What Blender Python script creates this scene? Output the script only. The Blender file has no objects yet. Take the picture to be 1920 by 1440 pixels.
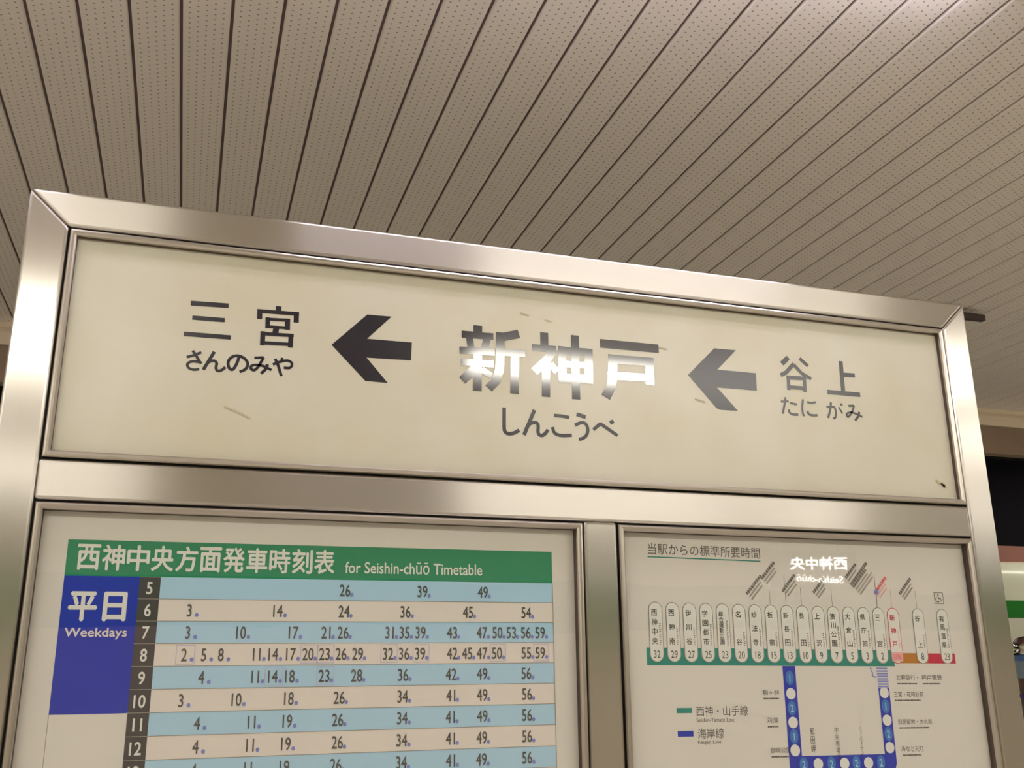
import bpy, bmesh, math, json
from mathutils import Vector, Matrix

S = bpy.context.scene
COL = S.collection

# ------------------------------------------------------------------ camera
cam_d = bpy.data.cameras.new('camera')
cam_d.sensor_width = 36.0
cam_d.lens = 34.7906
cam_d.clip_start = 0.02
cam = bpy.data.objects.new('camera', cam_d)
COL.objects.link(cam)
cam.matrix_world = Matrix([[0.952006, -0.079009, -0.295706, 0.20026], [-0.305964, -0.272233, -0.912291, -1.405706], [-0.008422, 0.958982, -0.283342, 1.5], [0.0, 0.0, 0.0, 1.0]])
S.camera = cam

# ------------------------------------------------------------------ world and exposure
w = bpy.data.worlds.new('world'); S.world = w; w.use_nodes = True
w.node_tree.nodes['Background'].inputs[0].default_value = (1.0, 0.93, 0.82, 1)
w.node_tree.nodes['Background'].inputs[1].default_value = 0.02
S.view_settings.view_transform = 'Standard'
S.view_settings.look = 'None'
S.view_settings.exposure = -0.36
S.view_settings.gamma = 1.0
S.view_settings.use_curve_mapping = False
S.cycles.max_bounces = 10
S.cycles.diffuse_bounces = 5
S.cycles.glossy_bounces = 5
S.cycles.transparent_max_bounces = 12
S.cycles.sample_clamp_indirect = 6.0

LAMP = (1.0, 0.95, 0.845)      # colour of the fluorescent tubes
L_FILL = 17.0                   # unseen rear row, added to brighten the ceiling
L_ROW = 42.0                    # brightness of the row behind the camera
COOL = (0.92, 0.85, 1.0)         # cooler tubes of the nearest battens
L_NEAR = 27.0                   # brightness of the fitting just above the picture
L_TRACK_FILL = 11.0                   # unseen fittings added to light the boards across the track

# ------------------------------------------------------------------ helpers
def lin(c):
    c = c / 255.0
    return c / 12.92 if c <= 0.04045 else ((c + 0.055) / 1.055) ** 2.4

def rgb(r, g, b, k=1.0):
    return (min(lin(r) * k, .93), min(lin(g) * k, .93), min(lin(b) * k, .93), 1)

MATS = {}
def mat(name, color, rough=0.5, metal=0.0, spec=0.5, emit=None, es=0.0, aniso=0.0, tangent=None):
    m = bpy.data.materials.new(name); m.use_nodes = True
    b = m.node_tree.nodes['Principled BSDF']
    b.inputs['Base Color'].default_value = color
    b.inputs['Roughness'].default_value = rough
    b.inputs['Metallic'].default_value = metal
    b.inputs['Specular IOR Level'].default_value = spec
    if emit:
        b.inputs['Emission Color'].default_value = (*emit[:3], 1)
        b.inputs['Emission Strength'].default_value = es
    if aniso:
        b.inputs['Anisotropic'].default_value = aniso
        t = m.node_tree.nodes.new('ShaderNodeCombineXYZ')
        for i in range(3): t.inputs[i].default_value = tangent[i]
        m.node_tree.links.new(t.outputs[0], b.inputs['Tangent'])
    MATS[name] = m
    return m

def nd(m, kind, **kw):
    n = m.node_tree.nodes.new(kind)
    for k, v in kw.items(): setattr(n, k, v)
    return n

def math_node(m, op, a, b=None):
    n = nd(m, 'ShaderNodeMath', operation=op)
    for i, x in enumerate((a, b)):
        if x is None: continue
        if isinstance(x, (int, float)): n.inputs[i].default_value = x
        else: m.node_tree.links.new(x, n.inputs[i])
    return n.outputs[0]

def mottle(m, scale, amount, rough_amount=0.0, stretch=(1, 1, 1), dark=None):
    """uneven tone and gloss from a noise in object space"""
    nt = m.node_tree; b = nt.nodes['Principled BSDF']
    tc = nd(m, 'ShaderNodeTexCoord'); mp = nd(m, 'ShaderNodeMapping')
    mp.inputs['Scale'].default_value = stretch
    nt.links.new(tc.outputs['Object'], mp.inputs[0])
    no = nd(m, 'ShaderNodeTexNoise'); no.inputs['Scale'].default_value = scale
    no.inputs['Detail'].default_value = 5
    nt.links.new(mp.outputs[0], no.inputs['Vector'])
    if amount:
        mx = nd(m, 'ShaderNodeMix', data_type='RGBA')
        c = b.inputs['Base Color'].default_value[:]
        mx.inputs[6].default_value = c
        mx.inputs[7].default_value = dark if dark else tuple(x * (1 - amount) for x in c[:3]) + (1,)
        rp = nd(m, 'ShaderNodeMapRange')
        rp.inputs[1].default_value = .35; rp.inputs[2].default_value = .7
        nt.links.new(no.outputs[0], rp.inputs[0])
        nt.links.new(rp.outputs[0], mx.inputs[0])
        nt.links.new(mx.outputs[2], b.inputs['Base Color'])
    if rough_amount:
        r0 = b.inputs['Roughness'].default_value
        rr = nd(m, 'ShaderNodeMapRange')
        rr.inputs[1].default_value = .3; rr.inputs[2].default_value = .7
        rr.inputs[3].default_value = r0 - rough_amount; rr.inputs[4].default_value = r0 + rough_amount
        nt.links.new(no.outputs[0], rr.inputs[0])
        nt.links.new(rr.outputs[0], b.inputs['Roughness'])
    return no

def obj(name, verts, faces, m, parent=None, smooth=False, slots=None, fm=None):
    me = bpy.data.meshes.new(name)
    me.from_pydata([tuple(v) for v in verts], [], faces)
    for x in (slots or [m]): me.materials.append(x)
    if fm:
        for p, i in zip(me.polygons, fm): p.material_index = i
    if smooth:
        for p in me.polygons: p.use_smooth = True
    me.update()
    o = bpy.data.objects.new(name, me); COL.objects.link(o)
    if parent is not None: o.parent = parent
    return o

def thing(name, label, cat, loc=(0, 0, 0), rot=(0, 0, 0), group=None):
    o = bpy.data.objects.new(name, None); COL.objects.link(o)
    o.empty_display_size = .05
    o.location = loc; o.rotation_euler = rot
    o['label'] = label; o['category'] = cat
    if group: o['group'] = group
    return o

def struct(o, label=None):
    o['kind'] = 'structure'
    if label: o['label'] = label
    return o

class MB:
    """collects geometry of one mesh"""
    def __init__(s): s.v = []; s.f = []; s.m = []
    def add(s, v, f, mi=0):
        n = len(s.v); s.v += [tuple(p) for p in v]
        s.f += [tuple(i + n for i in q) for q in f]; s.m += [mi] * len(f)
        return s
    def box(s, x0, x1, y0, y1, z0, z1, mi=0):
        v = [(x0,y0,z0),(x1,y0,z0),(x1,y1,z0),(x0,y1,z0),(x0,y0,z1),(x1,y0,z1),(x1,y1,z1),(x0,y1,z1)]
        return s.add(v, [(0,3,2,1),(4,5,6,7),(0,1,5,4),(1,2,6,5),(2,3,7,6),(3,0,4,7)], mi)
    def quad(s, x0, z0, x1, z1, y, mi=0):
        return s.add([(x0,y,z0),(x1,y,z0),(x1,y,z1),(x0,y,z1)], [(0,1,2,3)], mi)
    def poly(s, pts, y, mi=0):
        """flat polygon in the x-z plane facing -y"""
        a = sum(p[0]*q[1]-q[0]*p[1] for p, q in zip(pts, pts[1:]+pts[:1]))
        if a < 0: pts = pts[::-1]
        return s.add([(p[0], y, p[1]) for p in pts], [tuple(range(len(pts)))], mi)
    def disc(s, cx, cz, r, y, n=20, rz=None, mi=0):
        rz = rz or r
        return s.poly([(cx+r*math.cos(2*math.pi*i/n), cz+rz*math.sin(2*math.pi*i/n)) for i in range(n)], y, mi)
    def stroke(s, pts, wd, y, mi=0):
        """a broad pen stroke: ribbon with mitred joints"""
        P = [Vector(p) for p in pts]; n = len(P); h = wd / 2
        L = []; R = []
        for i in range(n):
            if i == 0: d = (P[1]-P[0]).normalized(); nn = Vector((-d.y, d.x)); k = 1
            elif i == n-1: d = (P[-1]-P[-2]).normalized(); nn = Vector((-d.y, d.x)); k = 1
            else:
                a = (P[i]-P[i-1]).normalized(); b = (P[i+1]-P[i]).normalized()
                d = (a+b)
                d = d.normalized() if d.length > 1e-6 else a
                nn = Vector((-d.y, d.x)); k = min(1/max(.35, nn.dot(Vector((-a.y, a.x)))), 1.6)
            L.append(P[i]+nn*h*k); R.append(P[i]-nn*h*k)
        v = [(p.x, y, p.y) for p in L+R]
        f = [(i, n+i, n+i+1, i+1) for i in range(n-1)]
        return s.add(v, f, mi)
    def build(s, name, m, parent=None, smooth=False, slots=None):
        return obj(name, s.v, s.f, m, parent, smooth, slots, s.m if slots else None)

def bevel(o, w, seg=2):
    md = o.modifiers.new('bevel', 'BEVEL'); md.width = w; md.segments = seg; md.limit_method = 'ANGLE'
    return o

def tube(points, r, n=16, caps=True):
    """round bar along a list of points (straight pieces)"""
    P = [Vector(p) for p in points]; v = []; f = []
    for i, p in enumerate(P):
        d = (P[min(i+1, len(P)-1)] - P[max(i-1, 0)]).normalized()
        a = d.orthogonal().normalized(); b = d.cross(a)
        for k in range(n):
            t = 2*math.pi*k/n
            v.append(p + a*r*math.cos(t) + b*r*math.sin(t))
    for i in range(len(P)-1):
        for k in range(n):
            f.append((i*n+k, i*n+(k+1) % n, (i+1)*n+(k+1) % n, (i+1)*n+k))
    if caps:
        f.append(tuple(range(n))[::-1]); f.append(tuple(range((len(P)-1)*n, len(P)*n)))
    return v, f

def lathe(prof, n=28):
    """profile of (radius, z) turned about the z axis"""
    v = []; f = []
    for r, z in prof:
        for k in range(n):
            t = 2*math.pi*k/n; v.append((r*math.cos(t), r*math.sin(t), z))
    for i in range(len(prof)-1):
        for k in range(n):
            f.append((i*n+k, i*n+(k+1) % n, (i+1)*n+(k+1) % n, (i+1)*n+k))
    f.append(tuple(range(n))[::-1]); f.append(tuple(range((len(prof)-1)*n, len(prof)*n)))
    return v, f

def ring(x0, x1, z0, z1, prof):
    """a mitred frame moulding: profile of (inset, y) swept round a rectangle"""
    v = []; f = []
    n = len(prof)
    for ins, y in prof:
        v += [(x0+ins, y, z0+ins), (x1-ins, y, z0+ins), (x1-ins, y, z1-ins), (x0+ins, y, z1-ins)]
    for i in range(n-1):
        for k in range(4):
            a = i*4+k; b = i*4+(k+1) % 4
            f.append((a, b, b+4, a+4))
    return v, f

# ---- lettering: glyph outlines of the built-in typeface as flat meshes
_GL = {}
def glyphs(body, bold=0.0):
    key = (body, bold)
    if key in _GL: return _GL[key]
    c = bpy.data.curves.new('glyph', 'FONT'); c.body = body
    c.resolution_u = 3
    o = bpy.data.objects.new('glyph', c); COL.objects.link(o)
    dg = bpy.context.evaluated_depsgraph_get(); dg.update()
    me = bpy.data.meshes.new_from_object(o.evaluated_get(dg))
    v = [(p.co.x, p.co.y) for p in me.vertices]; f = [tuple(p.vertices) for p in me.polygons]
    nz = [p.normal.z for p in me.polygons]
    f = [q if z > 0 else q[::-1] for q, z in zip(f, nz)]
    lay = [0] * len(v)
    if bold:                                   # heavier strokes: shifted copies laid over each other
        v0, f0 = v, f; v = []; f = []; lay = []
        for k, (dx, dy) in enumerate(((0, 0), (bold, 0), (-bold, 0), (0, bold), (0, -bold))):
            n = len(v); v = v + [(a+dx, b+dy) for a, b in v0]; lay += [k] * len(v0)
            f = f + [tuple(i+n for i in q) for q in f0]
    bpy.data.objects.remove(o); bpy.data.curves.remove(c); bpy.data.meshes.remove(me)
    _GL[key] = (v, f, lay)
    return _GL[key]

def text_fit(mb, body, x0, z0, x1, z1, y, bold=0.0, mi=0):
    """lettering fitted to a box"""
    v, f, lay = glyphs(body, bold)
    if not v: return
    ax = min(p[0] for p in v); bx = max(p[0] for p in v); az = min(p[1] for p in v); bz = max(p[1] for p in v)
    sx = (x1-x0)/max(bx-ax, 1e-6); sz = (z1-z0)/max(bz-az, 1e-6)
    mb.add([(x0+(p[0]-ax)*sx, y-k*1e-5, z0+(p[1]-az)*sz) for p, k in zip(v, lay)], f, mi)

def text_at(mb, body, cx, zb, h, y, sx=1.0, bold=0.0, align='c', mi=0, rot=0.0):
    """lettering of capital height h on baseline zb"""
    v, f, lay = glyphs(body, bold)
    if not v: return
    k = h / 0.72
    ax = min(p[0] for p in v); bx = max(p[0] for p in v)
    off = {'c': (ax+bx)/2, 'l': ax, 'r': bx}[align]
    c, s = math.cos(rot), math.sin(rot)
    out = []
    for p, q in zip(v, lay):
        px = (p[0]-off)*k*sx; pz = p[1]*k
        out.append((cx+px*c-pz*s, y-q*1e-5, zb+px*s+pz*c))
    mb.add(out, f, mi)

def smudge(mb, pts, wd, y):
    mb.stroke(pts, wd, y)

# ------------------------------------------------------------------ materials
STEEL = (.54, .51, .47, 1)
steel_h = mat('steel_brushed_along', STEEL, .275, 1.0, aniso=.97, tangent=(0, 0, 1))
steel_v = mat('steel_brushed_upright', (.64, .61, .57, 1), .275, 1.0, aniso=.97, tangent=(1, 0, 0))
mottle(steel_h, 5, .06, 0, (.6, 1, 3)); mottle(steel_v, 5, .06, 0, (3, 1, .6))
bead_shade_m = mat('bead_inner_shade', rgb(74, 60, 50), .7)  # shade on the bead's inner wall, put into the colour
steel_bead = mat('steel_bead', (.52, .48, .43, 1), .30, 1.0); mottle(steel_bead, 6, .08)
joint_m = mat('plank_joint', rgb(104, 88, 88), .8)
gap_dark = mat('dark_gap', (.035, .028, .024, 1), .7)
panel_m = mat('cream_sign_sheet', rgb(197, 194, 177), .32, spec=.5); mottle(panel_m, 7, .05, .03, dark=rgb(191, 186, 163))
ink = mat('black_sign_film', (.012, .010, .018, 1), .09, spec=1.0)
ink_soft = mat('black_sign_film_satin', (.012, .010, .018, 1), .24, spec=.5)
smear = mat('grey_scuff', rgb(176, 166, 138), .6)
paper = mat('poster_paper', rgb(222, 216, 209), .7, spec=.2)
green_p = mat('green_print', rgb(36, 134, 96), .6, spec=.2)
blue_p = mat('blue_print', rgb(34, 50, 172), .6, spec=.2)
lightblue_p = mat('light_blue_print', rgb(174, 208, 232), .7, spec=.2)
cream_p = mat('cream_print', rgb(228, 218, 211), .7, spec=.2)
hour_p = mat('charcoal_print', rgb(76, 69, 70), .6, spec=.2)
white_p = mat('white_print', rgb(228, 226, 220), .7, spec=.2)
grey_p = mat('grey_print', rgb(92, 87, 84), .7, spec=.2)
mid_grey_p = mat('mid_grey_print', rgb(118, 112, 106), .7, spec=.2)
pale_grey_p = mat('pale_grey_print', rgb(158, 150, 140), .7, spec=.2)
teal_p = mat('teal_print', rgb(30, 134, 122), .6, spec=.2)
brown_p = mat('orange_brown_print', rgb(182, 116, 38), .6, spec=.2)
crimson_p = mat('crimson_print', rgb(194, 36, 68), .6, spec=.2)
pink_p = mat('pink_print', rgb(222, 96, 108), .6, spec=.2)
palepink_p = mat('pale_pink_print', rgb(232, 178, 176), .6, spec=.2)
bluedot_p = mat('small_blue_print', rgb(128, 134, 205), .6, spec=.2)
lav_p = mat('lavender_print', rgb(190, 186, 216), .6, spec=.2)
sky_p = mat('sky_blue_print', rgb(60, 118, 190), .6, spec=.2)
plank_m = mat('ceiling_plank', rgb(226, 219, 209), .55, spec=.3)
trim_m = mat('painted_trim', rgb(214, 200, 174), .5)
beam_m = mat('dark_beam', rgb(140, 118, 98), .6); mottle(beam_m, 5, .2)
black_m = mat('tunnel_black', (.006, .005, .007, 1), .9, spec=.1)
brick_m = mat('red_brown_tile', rgb(150, 98, 84), .5)
white_wall = mat('cream_gloss_enamel', rgb(232, 230, 206), .18)
green_wall = mat('green_enamel', rgb(36, 128, 44), .3)
floor_m = mat('platform_floor', rgb(232, 226, 217), .5); mottle(floor_m, 3, .12)
wall_m = mat('beige_wall', rgb(212, 204, 190), .6)
white_metal = mat('white_lamp_housing', rgb(225, 222, 214), .4)
tube_row = mat('lit_diffuser', (.9, .9, .9, 1), .5, emit=LAMP, es=L_ROW)
tube_fill = mat('fill_diffuser', (.9, .9, .9, 1), .5, emit=LAMP, es=L_FILL)
tube_near = mat('lit_tube', (.9, .9, .9, 1), .5, emit=COOL, es=L_NEAR)
tube_track_fill = mat('track_fill_diffuser', (.9, .9, .9, 1), .5, emit=LAMP, es=L_TRACK_FILL)
sign_dark = mat('sign_box_dark', rgb(40, 60, 52), .4)
sign_lit = mat('sign_lit_letters', (.9, .9, .9, 1), .5, emit=(1, .95, .88), es=5.0)
chrome = mat('polished_steel', (.8, .77, .7, 1), .14, 1.0)
brown_m = mat('dark_brown_paint', rgb(88, 62, 54), .4)
bluepaint = mat('blue_paint', rgb(70, 110, 160), .4)
palebluepaint = mat('pale_blue_paint', rgb(128, 146, 158), .4)
purple_m = mat('purple_paint', rgb(66, 52, 120), .5)
bracket_m = mat('dark_grey_metal', rgb(58, 46, 44), .5)

# perforated planks: staggered rows of small holes
def perforate():
    m = plank_m; nt = m.node_tree; b = nt.nodes['Principled BSDF']
    tc = nd(m, 'ShaderNodeTexCoord'); sp = nd(m, 'ShaderNodeSeparateXYZ')
    nt.links.new(tc.outputs['Object'], sp.inputs[0])
    px = PLANK / 6.0; py = 0.0165
    u = math_node(m, 'DIVIDE', math_node(m, 'SUBTRACT', sp.outputs[0], PX0 + px*.5), px)
    iu = math_node(m, 'FLOOR', u)
    odd = math_node(m, 'MULTIPLY', math_node(m, 'MODULO', math_node(m, 'ABSOLUTE', iu), 2.0), .5)
    vv = math_node(m, 'ADD', math_node(m, 'DIVIDE', sp.outputs[1], py), odd)
    du = math_node(m, 'MULTIPLY', math_node(m, 'SUBTRACT', math_node(m, 'FRACT', u), .5), px)
    dv = math_node(m, 'MULTIPLY', math_node(m, 'SUBTRACT', math_node(m, 'FRACT', vv), .5), py)
    d = math_node(m, 'SQRT', math_node(m, 'ADD', math_node(m, 'MULTIPLY', du, du), math_node(m, 'MULTIPLY', dv, dv)))
    hole = math_node(m, 'LESS_THAN', d, .0021)
    no = nd(m, 'ShaderNodeTexNoise'); no.inputs['Scale'].default_value = 1.6; no.inputs['Detail'].default_value = 3
    nt.links.new(tc.outputs['Object'], no.inputs['Vector'])
    mx = nd(m, 'ShaderNodeMix', data_type='RGBA')
    c = b.inputs['Base Color'].default_value[:]
    mx.inputs[6].default_value = c
    mx.inputs[7].default_value = (c[0]*.42, c[1]*.40, c[2]*.38, 1)
    nt.links.new(hole, mx.inputs[0])
    nt.links.new(mx.outputs[2], b.inputs['Base Color'])

PLANK = 0.09577; PX0 = -0.1881
perforate()

# pane of a notice case: clear, with the room mirrored faintly in it
glass = bpy.data.materials.new('clear_pane'); glass.use_nodes = True
nt = glass.node_tree; nt.nodes.clear()
out = nt.nodes.new('ShaderNodeOutputMaterial'); mixs = nt.nodes.new('ShaderNodeMixShader')
tr = nt.nodes.new('ShaderNodeBsdfTransparent'); gl = nt.nodes.new('ShaderNodeBsdfGlossy')
fr = nt.nodes.new('ShaderNodeFresnel'); fr.inputs[0].default_value = 1.52
gl.inputs['Roughness'].default_value = .015
tr.inputs[0].default_value = (.975, .98, .975, 1)
tcg = nt.nodes.new('ShaderNodeTexCoord'); mpg = nt.nodes.new('ShaderNodeMapping'); mpg.inputs['Scale'].default_value = (3, 1, 9)
ng = nt.nodes.new('ShaderNodeTexNoise'); ng.inputs['Scale'].default_value = 1.3; ng.inputs['Detail'].default_value = 1
bg = nt.nodes.new('ShaderNodeBump'); bg.inputs['Strength'].default_value = .02; bg.inputs['Distance'].default_value = .02
nt.links.new(tcg.outputs['Object'], mpg.inputs[0]); nt.links.new(mpg.outputs[0], ng.inputs['Vector'])
nt.links.new(ng.outputs[0], bg.inputs['Height']); nt.links.new(bg.outputs[0], gl.inputs['Normal'])
geo = nt.nodes.new('ShaderNodeNewGeometry'); mr = nt.nodes.new('ShaderNodeMapRange')
mr.inputs[3].default_value = 1.52; mr.inputs[4].default_value = 1/1.52   # same pane seen from either side
nt.links.new(geo.outputs['Backfacing'], mr.inputs[0]); nt.links.new(mr.outputs[0], fr.inputs[0])
nt.links.new(fr.outputs[0], mixs.inputs[0]); nt.links.new(tr.outputs[0], mixs.inputs[1]); nt.links.new(gl.outputs[0], mixs.inputs[2])
nt.links.new(mixs.outputs[0], out.inputs[0])

# ------------------------------------------------------------------ the station hall
CZ = 2.75                   # ceiling height
YE = 2.375                      # where the platform ceiling ends
XA, XB = -5.0, 11.0
YB, YF = -7.0, 6.2              # wall behind the viewer, wall across the track

def build_hall():
    mb = MB(); k0 = int((XA - PX0) / PLANK) - 1; k1 = int((XB - PX0) / PLANK) + 1
    gw = .0064; th = .0065; ch = .003
    for k in range(k0, k1):
        a = PX0 + k*PLANK + gw/2; b = PX0 + (k+1)*PLANK - gw/2
        prof = [(a, CZ+th), (a, CZ+ch), (a+ch, CZ), (b-ch, CZ), (b, CZ+ch), (b, CZ+th)]
        n = len(prof)
        mb.add([(x, YB, z) for x, z in prof] + [(x, YE, z) for x, z in prof],
               [(i, i+1, n+i+1, n+i) for i in range(n-1)])
    mb.add([(XA, YB, CZ+th), (XB, YB, CZ+th), (XB, YE, CZ+th), (XA, YE, CZ+th)], [(0, 1, 2, 3)], 1)
    struct(mb.build('ceiling', plank_m, slots=[plank_m, joint_m]), 'beige ceiling of long perforated planks with dark joints')
    # moulded trim along the ceiling edge, then the dark beam over the platform edge
    z = CZ
    mb = MB()
    prof = [(YE, z+.012), (YE, z-.018), (YE+.012, z-.022), (YE+.012, z-.03), (YE+.004, z-.034), (YE+.004, z-.082), (YE+.03, z-.087), (YE+.03, z+.012)]
    n = len(prof)
    mb.add([(XA, y, q) for y, q in prof] + [(XB, y, q) for y, q in prof], [(i, n+i, n+(i+1) % n, (i+1) % n) for i in range(n)])
    struct(mb.build('trim_1', trim_m), 'pale moulded trim along the ceiling edge')
    struct(MB().box(XA, XB, YE+.012, YE+.07, z-.222, z-.0875).build('trim_2', beam_m), 'dark brown beam below the ceiling trim')
    struct(MB().box(XA, XB, YE+.12, YF, z+.75, z+.85).build('ceiling_slab', black_m), 'black void above the track')
    struct(MB().box(XA, XB, YE+.075, YE+.12, z-.222, z+.85).build('wall_upper', black_m), 'dark face above the beam on the track side')
    struct(MB().box(XA, XB, YB, YE+.3, -.12, 0).build('floor', floor_m), 'platform floor')
    struct(MB().box(XA, XB, YE+.3, YF, -1.2, -1.1).build('floor_slab', black_m), 'track bed below the platform')
    struct(MB().box(XA, XB, YE+.2, YE+.3, -1.1, -.12).build('wall_platform_panel', wall_m), 'platform edge face')
    struct(MB().box(XA-.1, XA, YB, YF, -1.2, z+.85).build('wall_left', wall_m), 'left end wall')
    struct(MB().box(XB, XB+.1, YB, YF, -1.2, z+.85).build('wall_right', wall_m), 'right end wall')
    struct(MB().box(XA, XB, YB-.1, YB, -.12, z+.1).build('wall_back', wall_m), 'beige wall behind the viewer')
    struct(MB().box(XA, XB, YB, YB+.012, 1.9, 2.3).build('trim_3', green_wall), 'green stripe on the wall behind the viewer')
    # wall across the track: black above, red-brown course, cream enamel boards with a green stripe
    struct(MB().box(XA, XB, YF, YF+.1, -1.2, z+.85).build('wall_far', black_m), 'dark wall across the track')
    struct(MB().box(XA, XB, YF-.02, YF, FB, FT).build('trim_4', brick_m), 'red-brown course above the cream boards')
    mb = MB()
    yf = YF - .15; R = .20; zc = FH - R*math.sin(math.radians(20))
    prof = [(YF-.02, FB)] + [(yf + R - R*math.cos(a), min(zc + R*math.sin(a), FB)) for a in [math.radians(56-4*k) for k in range(15)]]  # top curve shaped to catch a highlight from the added lights
    prof += [(yf, 0.2), (YF-.02, 0.2)]
    n = len(prof)
    mb.add([(XA, y, q) for y, q in prof] + [(XB, y, q) for y, q in prof], [(i, (i+1) % n, n+(i+1) % n, n+i) for i in range(n)])
    boards = mb.build('wall_far_panel', white_wall, smooth=True)
    for i, p in enumerate(boards.data.polygons): p.use_smooth = 1 <= i <= 14
    struct(boards, 'cream enamel boards with a top curved to catch a highlight across the track')
    struct(MB().box(XA, XB, yf-.004, yf, FG0, FG1).build('trim_5', green_wall), 'green stripe on the cream boards')

FT, FB, FH, FG1, FG0 = (2.6537, 2.5026, 2.3867, 2.132, 1.9783)
build_hall()

# ------------------------------------------------------------------ light fittings
def ceiling_light(x0, x1, yc, wd, m_lit, label, drop=.10, group=None):
    zt = CZ
    t = thing('ceiling_light', label, 'light fitting', ((x0+x1)/2, yc, zt), group=group)
    hl = (x1-x0)/2; h = wd/2
    mb = MB()
    mb.add([(-hl, -h*.55, 0), (hl, -h*.55, 0), (hl, h*.55, 0), (-hl, h*.55, 0),
            (-hl, -h, -drop*.7), (hl, -h, -drop*.7), (hl, h, -drop*.7), (-hl, h, -drop*.7)],
           [(0,1,2,3), (0,4,5,1), (1,5,6,2), (2,6,7,3), (3,7,4,0), (4,7,6,5)])
    mb.build('housing', white_metal, t)
    d = MB().box(-hl+.02, hl-.02, -h*.92, h*.92, -drop, -drop*.7-.001)
    bevel(d.build('diffuser', m_lit, t), .008)
    return t

LBL = 'white fluorescent fitting on the planked ceiling behind the viewer, the rear row added for ambient light'
for yc, xs in ((-2.08, (-4.65, -1.75, 1.15, 4.05, 6.95)), (-4.7, (-4.7, -2.0, 1.85, 4.6, 7.3))):  # the far row is added as fill for the ceiling
    for x0 in xs:
        ceiling_light(x0, x0+1.8, yc, .16, tube_row if yc > -3 else tube_fill, LBL, group='ceiling lights behind the viewer')

def batten(x0, x1, yc, label):
    """twin-tube batten on the ceiling"""
    t = thing('batten_light', label, 'light fitting', ((x0+x1)/2, yc, CZ))
    hl = (x1-x0)/2
    bevel(MB().box(-hl, hl, -.04, .04, -.045, 0).build('housing', white_metal, t), .008)
    for s in (-1, 1):
        v, f = tube([(-hl+.03, s*.055, -.06), (hl-.03, s*.055, -.06)], .014)
        obj('fluorescent_tube', v, f, tube_near, t, smooth=True)
    for e in (-1, 1):
        bevel(MB().box(e*(hl-.015)-.014, e*(hl-.015)+.014, -.075, .075, -.078, -.03).build('lamp_holder', white_metal, t), .005)
    return t
batten(.33, 1.57, -.305, 'twin-tube fluorescent batten on the planks in front of the board, above its middle')
batten(-1.30, -.06, -.305, 'twin-tube fluorescent batten on the planks in front of the board, above its tall end')

for xc, lb in ((-1.5, 'added unseen light over the far track, above the arrow side of the board'), (3.2, 'added unseen light over the far track behind the sign'), (8.7, 'added unseen light over the far track, beyond the brown post')):
    t = thing('track_fill_light', lb, 'light fitting', (xc, 5.2, CZ+.75))  # hidden fitting added to brighten the cream boards and their highlight
    MB().box(-1.4, 1.4, -.22, .22, -.06, 0).build('housing', white_metal, t)
    MB().box(-1.38, 1.38, -.2, .2, -.09, -.061).build('diffuser', tube_track_fill, t)

# hanging sign behind the viewer, seen mirrored in the right-hand pane
def mirrored_sign():
    cx, cy, cz = (3.463, -3.3, 2.048)
    t = thing('hanging_sign', 'dark hanging sign with lit white lettering, mirrored in the pane over the route map', 'sign', (cx, cy, cz))
    hw, hh, d = .25, .10, .05
    bevel(MB().box(-hw, hw, -d, d, -hh, hh).build('sign_box', sign_dark, t), .01)
    for s in (-1, 1):
        v, f = tube([(s*hw*.7, 0, hh), (s*hw*.7, 0, CZ-cz)], .011)
        obj('hanger', v, f, white_metal, t, smooth=True)
    mb = MB(); text_fit(mb, '西神中央', -.185, -.012, .185, .072, 0, .03)
    text_fit(mb, 'Seishin-chūō', -.15, -.068, .15, -.030, 0, .01)
    v = [(-p[0], d+.004, p[2]) for p in mb.v]        # faces the name board, read from +y
    obj('lettering', v, mb.f, sign_lit, t)
mirrored_sign()

# short dark bracket under the ceiling, beyond the sign
def bracket():
    x, y, z = (2.846, 1.258, 2.72)
    t = thing('ceiling_bracket', 'short dark bracket hanging below the ceiling planks beyond the sign corner', 'bracket', (x, y, CZ))
    bevel(MB().box(-.30, .002, -.012, .012, -.042, -.018).build('arm', bracket_m, t), .004)
    bevel(MB().box(-.162, -.138, -.010, .010, -.02, 0).build('mounting_foot', bracket_m, t), .003)
bracket()

# post on the platform, right of the board
def post():
    x, y = (3.551, 2.0)
    t = thing('platform_post', 'dark brown post with blue bands and a bright steel collar beyond the board', 'post', (x, y, 0))
    r = .052; zt = 1.641
    def P(name, a, b, m, rr=r):
        v, f = lathe([(rr, a), (rr, b)]); return obj(name, v, f, m, t, smooth=False)
    P('shaft', 0, zt-.166, brown_m)
    P('lower_band', zt-.245, zt-.228, purple_m, r+.002)
    P('pale_blue_band', zt-.166, zt-.098, palebluepaint, r+.003)
    P('blue_band', zt-.098, zt-.075, bluepaint, r+.003)
    v, f = lathe([(r, zt-.075), (r+.008, zt-.07), (r+.010, zt-.06), (r+.002, zt-.052), (r+.006, zt-.046), (r+.010, zt-.038), (r+.004, zt-.030), (r-.004, zt-.028)])
    obj('collar', v, f, chrome, t, smooth=True)
    v, f = lathe([(r*math.cos(a), zt-.030+.032*math.sin(a)) for a in [i*math.pi/2/8 for i in range(8)]] + [(.002, zt+.002)])
    obj('domed_cap', v, f, brown_m, t, smooth=True)
post()

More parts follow.
